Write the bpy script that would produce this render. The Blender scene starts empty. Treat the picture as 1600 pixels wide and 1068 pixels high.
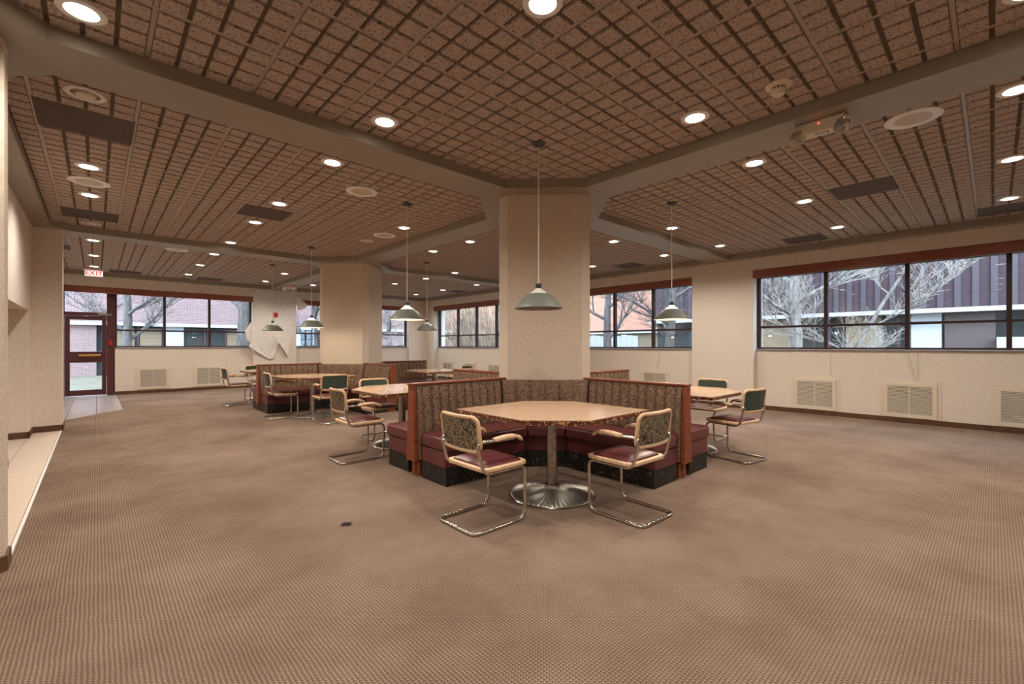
import bpy, bmesh, math, random
from mathutils import Vector, Matrix
random.seed(7)
S = bpy.context.scene
COL = S.collection
PI = math.pi

# ------------------------------------------------------------------ camera, sky, exposure
cd = bpy.data.cameras.new('camera'); cam = bpy.data.objects.new('camera', cd); COL.objects.link(cam)
cam.location = (0, 0, 1.30)
cam.rotation_euler = (PI/2, 0, math.radians(47.1 - 90))
cd.sensor_width = 36.0
cd.lens = 36.0*698.8/1600
cd.shift_y = 5.3/1600
cd.clip_start = 0.05; cd.clip_end = 200
S.camera = cam

W = bpy.data.worlds.new('sky'); S.world = W; W.use_nodes = True
bg = W.node_tree.nodes['Background']
bg.inputs['Color'].default_value = (0.66, 0.82, 1.0, 1)
bg.inputs['Strength'].default_value = 13.0
SUN = bpy.data.lights.new('sun', 'SUN'); SUN.energy = 3.2; SUN.angle = math.radians(8); SUN.color = (1, .93, .82)
so = bpy.data.objects.new('sun', SUN); COL.objects.link(so)
so.rotation_euler = (math.radians(52), 0, math.radians(-40))

vs = S.view_settings
vs.view_transform = 'Standard'; vs.look = 'None'; vs.gamma = 1.0; vs.use_curve_mapping = False
vs.exposure = 0.3
DOWN_W = 80.0          # watts of one downlight
PEND_W = 22.0

# ------------------------------------------------------------------ helpers
def lin(c):
    return tuple(((v/255)/12.92 if v/255 <= .04045 else ((v/255+.055)/1.055)**2.4) for v in c) + (1,)

class MB:
    def __init__(s): s.v = []; s.f = []
    def add(s, vs_, fs):
        o = len(s.v); s.v += [tuple(v) for v in vs_]; s.f += [tuple(i+o for i in f) for f in fs]; return s
    def box(s, x0, x1, y0, y1, z0, z1):
        return s.add([(x0,y0,z0),(x1,y0,z0),(x1,y1,z0),(x0,y1,z0),(x0,y0,z1),(x1,y0,z1),(x1,y1,z1),(x0,y1,z1)],
              [(0,3,2,1),(4,5,6,7),(0,1,5,4),(1,2,6,5),(2,3,7,6),(3,0,4,7)])
    def prism(s, poly, z0, z1):          # counter-clockwise polygon
        n = len(poly)
        return s.add([(x,y,z0) for x,y in poly]+[(x,y,z1) for x,y in poly],
              [tuple(range(n-1,-1,-1)), tuple(range(n,2*n))]+[(i,(i+1)%n,n+(i+1)%n,n+i) for i in range(n)])
    def loft(s, a, b):                   # two rings of equal length, capped
        n = len(a)
        return s.add(list(a)+list(b), [tuple(range(n-1,-1,-1)), tuple(range(n,2*n))]+[(i,(i+1)%n,n+(i+1)%n,n+i) for i in range(n)])
    def lathe(s, prof, n=24, c=(0,0,0), close=False):
        vv = []; ff = []; m = len(prof)
        for i in range(n):
            a = 2*PI*i/n; ca, sa = math.cos(a), math.sin(a)
            vv += [(c[0]+r*ca, c[1]+r*sa, c[2]+z) for r, z in prof]
        for i in range(n):
            j = (i+1) % n
            for k in range(m-1 if not close else m):
                k2 = (k+1) % m
                ff.append((i*m+k, j*m+k, j*m+k2, i*m+k2))
        return s.add(vv, ff)
    def disc(s, c, r, n=24, up=False):
        pts = [(c[0]+r*math.cos(2*PI*i/n), c[1]+r*math.sin(2*PI*i/n), c[2]) for i in range(n)]
        f = tuple(range(n)) if up else tuple(range(n-1,-1,-1))
        return s.add(pts, [f])
    def tube(s, pts, r, n=8, closed=False, caps=True):
        P = [Vector(p) for p in pts]; m = len(P)
        rr = r if isinstance(r, (list, tuple)) else [r]*m
        vv = []; up = None
        for i in range(m):
            if closed: t = (P[(i+1) % m]-P[i-1])
            else: t = P[min(i+1, m-1)]-P[max(i-1, 0)]
            if t.length < 1e-9: t = Vector((0,0,1))
            t.normalize()
            if up is None:
                up = Vector((0,0,1)) if abs(t.z) < .9 else Vector((1,0,0))
            up = up - t*up.dot(t)
            if up.length < 1e-6: up = t.orthogonal()
            up.normalize(); b = t.cross(up)
            for k in range(n):
                a = 2*PI*k/n
                vv.append(P[i]+(up*math.cos(a)+b*math.sin(a))*rr[i])
        ff = []
        for i in range(m if closed else m-1):
            j = (i+1) % m
            for k in range(n):
                k2 = (k+1) % n
                ff.append((i*n+k, i*n+k2, j*n+k2, j*n+k))
        if caps and not closed:
            ff.append(tuple(range(n-1,-1,-1))); ff.append(tuple(range((m-1)*n, m*n)))
        return s.add(vv, ff)
    def build(s, name, mat, parent=None, smooth=False, bevel=0, seg=2, kind=None, angle=40):
        me = bpy.data.meshes.new(name); me.from_pydata(s.v, [], s.f); me.update()
        bm = bmesh.new(); bm.from_mesh(me); bmesh.ops.recalc_face_normals(bm, faces=bm.faces); bm.to_mesh(me); bm.free()
        o = bpy.data.objects.new(name, me); COL.objects.link(o)
        me.materials.append(mat)
        if smooth or bevel:
            for p in me.polygons: p.use_smooth = True
            me.set_sharp_from_angle(angle=math.radians(angle))
        if bevel:
            b = o.modifiers.new('Bevel', 'BEVEL'); b.width = bevel; b.segments = seg; b.limit_method = 'ANGLE'; b.angle_limit = math.radians(35)
        if parent: o.parent = parent
        if kind: o['kind'] = kind
        return o

def rounded(pts, r, seg=6, closed=False):
    P = [Vector(p) for p in pts]; out = []; m = len(P)
    for i in range(m):
        if not closed and i in (0, m-1): out.append(P[i]); continue
        a, b, c = P[i-1], P[i], P[(i+1) % m]
        d1 = (a-b); d2 = (c-b); rr = min(r[i] if isinstance(r, (list, tuple)) else r, d1.length*.49, d2.length*.49)
        d1.normalize(); d2.normalize()
        p0, p2 = b+d1*rr, b+d2*rr
        for k in range(seg+1):
            t = k/seg
            out.append(p0*(1-t)**2 + b*2*t*(1-t) + p2*t*t)
    return out

def thing(name, label, cat, loc=(0,0,0), rz=0, group=None):
    o = bpy.data.objects.new(name, None); COL.objects.link(o)
    o.empty_display_size = .1
    o.location = loc; o.rotation_euler = (0, 0, rz); o['label'] = label; o['category'] = cat
    if group: o['group'] = group
    return o
def tag(o, label, cat, group=None):
    o['label'] = label; o['category'] = cat
    if group: o['group'] = group
    return o
def dup(root, loc, rz, label, group=None):
    r = root.copy(); COL.objects.link(r); r.location = loc; r.rotation_euler = (0, 0, rz); r['label'] = label
    if group: r['group'] = group
    for ch in list(root.children):
        c = ch.copy(); COL.objects.link(c); c.parent = r
        for g in list(ch.children):
            d = g.copy(); COL.objects.link(d); d.parent = c
    return r
def struct(o): o['kind'] = 'structure'; return o

# ------------------------------------------------------------------ materials
def mat(name, col, rough=.6, metal=0, spec=.5):
    m = bpy.data.materials.new(name); m.use_nodes = True
    b = m.node_tree.nodes['Principled BSDF']
    b.inputs['Base Color'].default_value = lin(col); b.inputs['Roughness'].default_value = rough; b.inputs['Metallic'].default_value = metal
    b.inputs['Specular IOR Level'].default_value = spec
    return m
def nt(m): return m.node_tree.nodes, m.node_tree.links, m.node_tree.nodes['Principled BSDF']
def coords(m, scale=(1,1,1), rot=(0,0,0)):
    n, l, b = nt(m)
    t = n.new('ShaderNodeTexCoord'); mp = n.new('ShaderNodeMapping')
    mp.inputs['Scale'].default_value = scale; mp.inputs['Rotation'].default_value = rot
    l.new(t.outputs['Object'], mp.inputs['Vector']); return mp.outputs['Vector']
def noise(m, v, scale, detail=3, rough=.6, dist=0):
    n, l, b = nt(m); t = n.new('ShaderNodeTexNoise')
    t.inputs['Scale'].default_value = scale; t.inputs['Detail'].default_value = detail; t.inputs['Roughness'].default_value = rough; t.inputs['Distortion'].default_value = dist
    l.new(v, t.inputs['Vector']); return t.outputs['Fac']
def ramp(m, fac, stops):
    n, l, b = nt(m); r = n.new('ShaderNodeValToRGB'); e = r.color_ramp.elements
    while len(e) < len(stops): e.new(.5)
    for i, (p, c) in enumerate(stops): e[i].position = p; e[i].color = lin(c)
    l.new(fac, r.inputs['Fac']); return r.outputs['Color']
def bump(m, h, strength=.3, dist=.002):
    n, l, b = nt(m); k = n.new('ShaderNodeBump'); k.inputs['Strength'].default_value = strength; k.inputs['Distance'].default_value = dist
    l.new(h, k.inputs['Height']); l.new(k.outputs['Normal'], b.inputs['Normal'])
def setcol(m, c): n, l, b = nt(m); l.new(c, b.inputs['Base Color'])
def mixc(m, f, a, c, mode='MIX'):
    n, l, b = nt(m); x = n.new('ShaderNodeMix'); x.data_type = 'RGBA'; x.blend_type = mode
    for s, v in ((0, f), (6, a), (7, c)):
        if hasattr(v, 'links') or hasattr(v, 'is_output'): l.new(v, x.inputs[s])
        else: x.inputs[s].default_value = v
    return x.outputs[2]
def math_(m, op, a, b2=None):
    n, l, b = nt(m); x = n.new('ShaderNodeMath'); x.operation = op
    for i, v in enumerate((a, b2)):
        if v is None: continue
        if isinstance(v, (int, float)): x.inputs[i].default_value = v
        else: l.new(v, x.inputs[i])
    return x.outputs[0]

def speckle(name, stops, scale, rough=.8, bmp=.2, detail=3, stretch=(1,1,1), dist=0):
    m = mat(name, (128,128,128), rough); v = coords(m, stretch)
    f = noise(m, v, scale, detail, .6, dist); setcol(m, ramp(m, f, stops))
    if bmp: bump(m, f, bmp, .003)
    return m

M = {}
M['wall'] = speckle('cream_wallcovering', [(.3,(214,198,180)),(.7,(232,219,203))], 55, .85, .2)
M['column'] = speckle('speckled_wallcovering', [(.32,(196,178,158)),(.5,(208,191,171)),(.7,(222,207,188))], 70, .85, .3)
M['beam'] = speckle('taupe_paint', [(.3,(146,134,118)),(.7,(152,140,124))], 3, .45, 0)
M['white'] = mat('white_enamel', (232,228,222), .4)
M['offwhite'] = mat('ivory_plastic', (220,205,178), .45)
M['cream'] = mat('cream_enamel', (222,205,182), .45)
M['tbar'] = mat('ceiling_grid_paint', (168,150,137), .45)
M['groove'] = mat('tile_groove', (104,85,70), .9)
M['black'] = mat('black_void', (14,12,12), .8)
M['iron'] = mat('dark_enamel', (62,64,62), .45)
M['shade'] = mat('grey_green_enamel', (112,112,102), .4)
M['chrome'] = mat('chrome', (205,200,192), .16, 1)
M['steel'] = speckle('brushed_steel', [(.3,(150,142,132)),(.7,(196,188,178))], 30, .32, .1); nt(M['steel'])[2].inputs['Metallic'].default_value = 1
M['basemetal'] = speckle('pitted_cast_metal', [(.35,(128,122,112)),(.65,(176,168,154))], 160, .35, .3); nt(M['basemetal'])[2].inputs['Metallic'].default_value = .85
M['beech'] = speckle('beech_wood', [(.3,(196,156,118)),(.7,(226,192,154))], 8, .4, 0, 4, (6,1,1))
M['cherry'] = speckle('cherry_wood', [(.3,(112,52,30)),(.7,(146,76,46))], 5, .38, 0, 4, (1,1,8))
M['valance'] = speckle('stained_valance_wood', [(.3,(128,66,48)),(.7,(152,84,62))], 3, .4, 0, 4, (1,1,6))
M['basebd'] = speckle('baseboard_wood', [(.3,(74,46,28)),(.7,(104,70,46))], 9, .5, 0)
M['vinyl'] = speckle('burgundy_vinyl', [(.3,(88,40,40)),(.7,(104,52,50))], 6, .32, .08)
M['kick'] = speckle('scuffed_black_kick', [(.5,(24,22,20)),(.60,(36,33,30)),(.68,(150,140,122))], 34, .5, 0, 6)
M['frame'] = mat('bronze_window_frame', (52,30,30), .45)
M['doorframe'] = speckle('maroon_door_paint', [(.3,(66,28,30)),(.7,(92,42,42))], 60, .45, 0)
M['green'] = mat('dark_green_vinyl', (58,72,62), .5)
M['sill'] = mat('grey_sill', (150,146,148), .4)
M['red'] = mat('red_plastic', (190,30,28), .4)
M['brass'] = mat('brass', (196,140,80), .35, .6)
M['cable'] = mat('white_cable', (225,215,198), .5)
M['paper'] = speckle('torn_wallcovering', [(.3,(214,204,192)),(.7,(232,224,214))], 12, .85, .1)
M['louver'] = mat('louver_enamel', (196,180,158), .45)

# ceiling tile: fissured mineral fibre
m = mat('fissured_tile', (150,120,100), .9); v = coords(m)
f1 = noise(m, v, 70, 4, .68); c = ramp(m, f1, [(.36,(74,62,55)),(.43,(170,150,137)),(.75,(194,174,160))])
setcol(m, c); bump(m, f1, .3, .002); M['tile'] = m
M['blank'] = speckle('plain_dark_tile', [(.35,(70,56,48)),(.6,(98,82,72)),(.8,(120,102,92))], 90, .85, .1)

# carpet: ribbed loop pile, ribs along Y, beads along the rib
m = mat('ribbed_carpet', (140,110,90), .95, 0, .1); v = coords(m)
n_, l_, b_ = nt(m)
sx = n_.new('ShaderNodeSeparateXYZ'); l_.new(v, sx.inputs[0])
wob = noise(m, v, 6, 2)
xw = math_(m, 'ADD', sx.outputs[0], math_(m, 'MULTIPLY', wob, .012))
rib = math_(m, 'SINE', math_(m, 'MULTIPLY', xw, 2*PI/.0165))
bead = math_(m, 'SINE', math_(m, 'ADD', math_(m, 'MULTIPLY', sx.outputs[1], 2*PI/.0155), math_(m, 'MULTIPLY', rib, 1.2)))
h = math_(m, 'ADD', math_(m, 'MULTIPLY', rib, .17), math_(m, 'MULTIPLY', bead, .20))
fine = noise(m, v, 140, 3, .7)
h = math_(m, 'ADD', h, fine)
base = ramp(m, h, [(.0,(82,65,54)),(.42,(122,101,86)),(.62,(145,122,105)),(.98,(176,153,135))])
big = noise(m, v, .9, 4, .65)
base = mixc(m, 1.0, base, ramp(m, big, [(.3,(205,200,196)),(.65,(255,255,255))]), 'MULTIPLY')
# a dark spill left on the carpet
vm = n_.new('ShaderNodeVectorMath'); vm.operation = 'DISTANCE'; l_.new(v, vm.inputs[0]); vm.inputs[1].default_value = (1.33, 3.20, 0)
sp = math_(m, 'ADD', vm.outputs['Value'], math_(m, 'MULTIPLY', math_(m, 'SUBTRACT', noise(m, v, 30, 2), .5), .06))
st = n_.new('ShaderNodeMapRange'); l_.new(sp, st.inputs[0]); st.inputs[1].default_value = .028; st.inputs[2].default_value = .05
base = mixc(m, st.outputs[0], lin((40,32,28)), base)
setcol(m, base); bump(m, h, .5, .004); M['carpet'] = m

# booth fabric: woven squiggle
m = mat('woven_booth_fabric', (100,75,58), .9, 0, .2); v = coords(m)
f = noise(m, v, 62, 2, .5, 2.2)
setcol(m, ramp(m, f, [(.34,(54,38,30)),(.47,(98,74,58)),(.56,(160,132,108)),(.7,(104,80,62))])); bump(m, f, .3, .002); M['fabric'] = m
# chair back fabric: leafy pattern
m = mat('leafy_chair_fabric', (100,85,62), .9, 0, .2); v = coords(m)
f = noise(m, v, 15, 2, .5, 3.5)
setcol(m, ramp(m, f, [(.34,(46,44,40)),(.44,(96,86,70)),(.52,(168,150,122)),(.6,(110,84,64)),(.68,(52,50,44))])); M['leafy'] = m
# table laminate and burl edge
m = mat('tan_laminate', (190,160,130), .16); v = coords(m, (1,9,1))
f = noise(m, v, 7, 5, .65); setcol(m, ramp(m, f, [(.3,(176,140,108)),(.7,(206,174,140))])); nt(m)[2].inputs['Coat Weight'].default_value = 0; nt(m)[2].inputs['Coat Roughness'].default_value = .05; M['laminate'] = m
m = mat('mottled_table_edge', (100,60,40), .35); v = coords(m)
f = noise(m, v, 48, 2, .5); setcol(m, ramp(m, f, [(.42,(74,36,24)),(.56,(112,62,40)),(.66,(206,156,112))])); M['edge'] = m
# floor tiles
M['lobbytile'] = speckle('beige_plank_tile', [(.3,(206,184,164)),(.7,(226,208,190))], 5, .35, 0, 4, (1,6,1))
M['greytile'] = speckle('grey_entry_tile', [(.3,(142,130,124)),(.7,(172,160,154))], 6, .3, 0, 4)
M['grout'] = mat('grout', (98,84,76), .9)

def emis(name, col, s):
    m = bpy.data.materials.new(name); m.use_nodes = True; n = m.node_tree.nodes; n.remove(n['Principled BSDF'])
    e = n.new('ShaderNodeEmission'); e.inputs[0].default_value = lin(col); e.inputs[1].default_value = s
    m.node_tree.links.new(e.outputs[0], n['Material Output'].inputs[0]); return m
M['glow'] = emis('lit_lamp', (255,246,226), 12)
M['sign'] = emis('lit_sign_face', (255,236,224), 1.1)
M['signred'] = emis('lit_sign_letters', (235,60,40), 1.0)
M['led'] = emis('red_led', (255,60,40), 6)
M['bulb'] = emis('lit_bulb', (255,238,205), 8)
# pendant upper cone: frosted glass
def frosted(name, em):
    m = mat(name, (214,208,194), .5); b = nt(m)[2]
    if em: b.inputs['Emission Color'].default_value = lin((255,240,214)); b.inputs['Emission Strength'].default_value = em
    return m
M['frost'] = frosted('frosted_glass_dark', 0); M['frostlit'] = frosted('frosted_glass_lit', 1.6)
# window glass: clear with a real mirror reflection
m = bpy.data.materials.new('window_glass'); m.use_nodes = True; n = m.node_tree.nodes; n.remove(n['Principled BSDF'])
tr = n.new('ShaderNodeBsdfTransparent'); tr.inputs[0].default_value = (.86,.9,.93,1)
gl = n.new('ShaderNodeBsdfGlossy'); gl.inputs['Roughness'].default_value = .01
fr = n.new('ShaderNodeFresnel'); gm = n.new('ShaderNodeNewGeometry'); mr = n.new('ShaderNodeMapRange')   # same reflectance on both faces of a flat pane
mr.inputs[3].default_value = 1.5; mr.inputs[4].default_value = 1/1.5
m.node_tree.links.new(gm.outputs['Backfacing'], mr.inputs[0]); m.node_tree.links.new(mr.outputs[0], fr.inputs[0])
mx = n.new('ShaderNodeMixShader'); k = m.node_tree.links
k.new(fr.outputs[0], mx.inputs[0]); k.new(tr.outputs[0], mx.inputs[1]); k.new(gl.outputs[0], mx.inputs[2]); k.new(mx.outputs[0], n['Material Output'].inputs[0])
M['glass'] = m
M['lens'] = speckle('faceted_reflector', [(.3,(190,188,180)),(.7,(245,242,235))], 40, .12, 1.0, 2); nt(M['lens'])[2].inputs['Metallic'].default_value = .9

def brick_mat(name, a, b2, mortar, axis):
    m = mat(name, a, .9); n, l, b = nt(m)
    t = n.new('ShaderNodeTexCoord'); s = n.new('ShaderNodeSeparateXYZ'); cmb = n.new('ShaderNodeCombineXYZ')
    l.new(t.outputs['Object'], s.inputs[0]); l.new(s.outputs[axis], cmb.inputs[0]); l.new(s.outputs[2], cmb.inputs[1])
    br = n.new('ShaderNodeTexBrick'); l.new(cmb.outputs[0], br.inputs['Vector'])
    br.inputs['Color1'].default_value = lin(a); br.inputs['Color2'].default_value = lin(b2); br.inputs['Mortar'].default_value = lin(mortar)
    br.inputs['Scale'].default_value = 1; br.inputs['Brick Width'].default_value = .22; br.inputs['Row Height'].default_value = .075; br.inputs['Mortar Size'].default_value = .01
    l.new(br.outputs['Color'], b.inputs['Base Color']); return m
M['brickpink'] = brick_mat('pink_brick', (118,86,82), (99,72,70), (123,116,116), 0)
M['brickdark'] = brick_mat('dark_red_siding', (55,37,41), (46,32,36), (49,34,37), 1)
M['bricktan'] = brick_mat('tan_brick', (110,92,72), (96,79,60), (116,103,84), 1)
M['bricksun'] = brick_mat('orange_brick', (153,99,79), (139,87,68), (154,125,108), 1)
M['stone'] = mat('pale_concrete', (146,144,144), .8)
M['darkglass'] = mat('dark_building_glass', (43,48,49), .08)
M['bark'] = speckle('pale_bark', [(.35,(72,63,58)),(.65,(137,130,125))], 9, .9, .4, 4, (1,1,.35))
M['bark2'] = speckle('grey_bark', [(.35,(53,48,46)),(.65,(89,83,79))], 12, .9, .4, 4, (1,1,.35))
M['twig'] = mat('pale_twigs', (129,120,111), .9)
M['shrubtwig'] = speckle('tan_shrub_twigs', [(.38,(63,53,44)),(.5,(120,96,72)),(.62,(159,142,118))], 2.2, .9, 0, 4)
M['ground'] = speckle('winter_lawn', [(.3,(72,67,51)),(.7,(101,94,77))], 3, .95, .2)
M['slatbrown'] = mat('brown_cladding', (61,49,46), .7)
M['slatdark'] = mat('plum_cladding', (49,36,41), .6)

# ------------------------------------------------------------------ dimensions
HB, HC = 3.066, 3.175
P1, P2 = (4.23, 3.96), (4.26, 9.92)
BH = .225
XU, XL, XG = 9.78, 9.95, 10.03      # right wall: upper face, lower face, glass
YU, YL, YG = 15.60, 15.75, 15.83    # back wall

# ------------------------------------------------------------------ floor
fl = struct(MB().prism([(-.40,-5),(XL+.3,-5),(XL+.3,YL+.3),(.40,YL+.3),(.40,12.1),(-.40,11.0)], -.06, 0).build('floor', M['carpet']))
MB().box(-6,-.402,-5,11.0,-.06,-.006).build('grout_bed', M['grout'], fl)
MB().prism([(-2,11.0),(-.402,11.0),(.398,12.098),(.398,YL+.3),(-2,YL+.3)], -.06, -.006).build('entry_grout_bed', M['grout'], fl)
MB().box(-.405,-.385,4.15,9.95,-.006,.006).build('edge_strip', M['white'], fl, bevel=.003)
tm = MB().box(-.148,.148,-.298,.298,-.008,0).build('tile', M['lobbytile'], fl, bevel=.002)
first = True
for ix in range(6):
    for iy in range(11):
        x = -.405-.15-.3*ix; y = 3.9+.6*iy
        if first: o = tm; first = False
        else: o = tm.copy(); COL.objects.link(o)
        o.location = (x-.002, y, 0)
def clip_poly(poly, a, b, c):           # keep a*x+b*y<=c
    out = []
    for i in range(len(poly)):
        p, q = poly[i], poly[(i+1) % len(poly)]
        dp, dq = a*p[0]+b*p[1]-c, a*q[0]+b*q[1]-c
        if dp <= 0: out.append(p)
        if dp*dq < 0:
            t = dp/(dp-dq); out.append((p[0]+(q[0]-p[0])*t, p[1]+(q[1]-p[1])*t))
    return out
for ix in range(4):
    for iy in range(6):
        x1 = .394-.4*ix; x0 = x1-.39; y1 = YL-.8*iy; y0 = y1-.79
        p = clip_poly([(x0,y0),(x1,y0),(x1,y1),(x0,y1)], 1.1, -.8, -.4*1.1-.8*11.0-.002)
        if len(p) > 2: MB().prism(p, -.02, 0).build('tile', M['greytile'], fl)

# ------------------------------------------------------------------ walls
w = MB()
w.box(XU,10.3,-5,YU+.4,2.81,3.4)                      # above the windows
for y0, y1 in ((-2.6,-1.35),(3.32,4.60),(9.25,10.55),(15.05,YU+.4)): w.box(XU,10.3,y0,y1,0,2.81)
for y0, y1 in ((-5,-2.6),(-1.35,3.32),(4.60,9.25),(10.55,15.05)): w.box(XL,10.3,y0,y1,0,1.205)
w.box(XL,10.3,-5,-2.6,1.205,2.81)
struct(w.build('wall_right', M['wall']))
w = MB()
w.box(-2.0,10.3,YU,16.05,2.79,3.4)
for x0, x1 in ((3.55,4.81),(8.98,XU)): w.box(x0,x1,YU,16.05,0,2.79)
for x0, x1 in ((.36,3.55),(4.81,8.98)): w.box(x0,x1,YL,16.05,0,1.225)
w.box(-2.0,-.63,YU,16.05,0,2.79)
struct(w.build('wall_back', M['wall']))
w = MB()
w.box(-1.0,-.70,4.15,7.15,0,3.4); w.box(-1.0,-.70,9.21,9.7,0,3.4); w.box(-1.0,-.70,7.15,9.21,1.80,3.4)
w.box(-1.0,-.385,9.70,10.15,0,3.4)
w.box(-1.0,-.9,10.15,16,0,3.4)
struct(w.build('wall_left', M['wall']))
w = MB(); w.box(-2.4,-2.3,6.6,9.9,0,3.4); w.box(-2.3,-1.0,6.5,6.6,0,3.4); w.box(-2.3,-1.0,9.75,9.85,0,3.4)
w.box(-1.35,-1.0,8.9,9.3,0,2.3); w.box(-2.3,-1.0,6.6,9.75,2.3,2.4)
struct(w.build('wall_alcove', M['wall']))
w = MB(); w.box(-3.2,10.3,-5.2,-5,0,3.4); struct(w.build('wall_front', M['wall']))
w = MB(); w.box(-3.2,-3.0,-5,3.9,0,3.4); w.box(-3.0,-1.0,3.95,4.15,0,3.4); struct(w.build('wall_side', M['wall']))

def octagon(c, A=.69, n=.075):
    x, y = c
    return [(x+A,y-n),(x+A,y+n),(x+n,y+A),(x-n,y+A),(x-A,y+n),(x-A,y-n),(x-n,y-A),(x+n,y-A)]
for c in (P1, P2, (-1.08,3.96), (4.23,-2.0)):
    struct(MB().prism(octagon(c), 0, 3.2).build('column', M['column']))

# beams with octagonal collars
def collar(c, z):
    x, y = c; a, b = .87, BH
    return [(x+a,y-b),(x+a,y+b),(x+b,y+a),(x-b,y+a),(x-a,y+b),(x-a,y-b),(x-b,y-a),(x+b,y-a)]
def beam(x0, x1, y0, y1, z=HB):
    return struct(MB().box(x0,x1,y0,y1,z,3.4).build('beam', M['beam']))
beam(-3.0, 9.6, P1[1]-BH-.005, P1[1]+BH); beam(-.9, 9.6, P2[1]-BH, P2[1]+BH)
beam(P1[0]-BH, P1[0]+BH, -5, 15.4, HB+.001)
for c in (P1, P2, (-1.08,3.96), (4.23,-2.0)):
    struct(MB().prism(collar(c, 0), HB-.001, 3.4).build('beam_collar', M['beam']))
w = MB(); w.box(9.58,XU+.02,-5,YU+.1,HB,3.4); struct(w.build('trim_1', M['beam']))
w = MB(); w.box(-2,9.6,15.40,YU+.02,HB,3.4); struct(w.build('trim_2', M['beam']))
w = MB(); w.box(-.9,-.51,4.1,9.8,HB+.002,3.4); w.prism([(-.51,4.1),(-.2,4.15),(-.51,4.46)], HB+.002, 3.4); w.prism([(-.51,9.45),(-.25,9.75),(-.51,9.75)], HB+.002, 3.4)
struct(w.build('trim_3', M['beam']))

# baseboards
w = MB(); t = .015
for y0, y1 in ((-5,-2.6),(-1.35,3.32),(4.60,9.25),(10.55,15.05)): w.box(XL-t,XL,y0,y1,0,.085)
for y0, y1 in ((-2.6,-1.35),(3.32,4.60),(9.25,10.55),(15.05,YU)): w.box(XU-t,XU,y0-t,y1+t,0,.085)
struct(w.build('baseboard_right', M['basebd'], bevel=.004))
w = MB()
for x0, x1 in ((.36,3.55),(4.81,8.98)): w.box(x0,x1,YL-t,YL,0,.085)
for x0, x1 in ((3.55,4.81),(8.98,XU-t)): w.box(x0,x1,YU-t,YU,0,.085)
struct(w.build('baseboard_back', M['basebd'], bevel=.004))
w = MB(); w.box(-.70,-.685,4.15,7.15,0,.09); w.box(-.70,-.685,9.195,9.7,0,.09); w.box(-1.0,-.685,9.195,9.21,0,.09); w.box(-.70,-.37,9.685,9.7,0,.09); w.box(-.385,-.37,9.685,10.15,0,.09)
struct(w.build('baseboard_left', M['basebd'], bevel=.004))
w = MB()
o8 = octagon((-1.08,3.96), .705, .081)
w.prism(o8, 0, .09); struct(w.build('baseboard_column', M['basebd'], bevel=.004))

# ------------------------------------------------------------------ ceilings
PT = .602
tile_mb = MB()
q = PT/4
tile_mb.box(-PT/2,PT/2,-PT/2,PT/2,.004,.02)
for i in range(4):
    for j in range(4):
        x0 = -PT/2+i*q+(.014 if i == 0 else .011); x1 = -PT/2+(i+1)*q-(.014 if i == 3 else .011)
        y0 = -PT/2+j*q+(.014 if j == 0 else .011); y1 = -PT/2+(j+1)*q-(.014 if j == 3 else .011)
        b = .003
        o = len(tile_mb.v)
        tile_mb.add([(x0,y0,.004),(x1,y0,.004),(x1,y1,.004),(x0,y1,.004),(x0+b,y0+b,-.012),(x1-b,y0+b,-.012),(x1-b,y1-b,-.012),(x0+b,y1-b,-.012)],
                    [(7,6,5,4),(0,1,5,4),(1,2,6,5),(2,3,7,6),(3,0,4,7)])
proto_tile = tile_mb.build('tile', M['groove'])
proto_tile.data.materials.append(M['tile'])
for i, p in enumerate(proto_tile.data.polygons): p.material_index = 0 if i < 6 else 1
TILE = proto_tile.data
blank_me = MB().box(-PT/2,PT/2,-PT/2,PT/2,-.004,.02).build('blank_tile', M['blank'])
BLANK = blank_me.data
bpy.data.objects.remove(blank_me); bpy.data.objects.remove(proto_tile)
al = math.radians(47.1)
def in_frame(x, y, z):
    d = x*math.cos(al)+y*math.sin(al)
    if d < .4: return False
    px = 800+698.8*(x*math.sin(al)-y*math.cos(al))/d; py = 539.3-698.8*(z-1.3)/d
    return -60 < px < 1660 and -60 < py < 1130
blanks = {(-.06,5.20),(-.06,8.80),(1.74,7.00),(6.71,1.06),(9.12,2.26),(9.12,-.15),(9.12,5.80),(9.12,12.63),(.54,15.03),(2.35,15.03),(-.66,12.02)}  # the far corner slot is a dark tile left ajar, replaced by a panel
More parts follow.
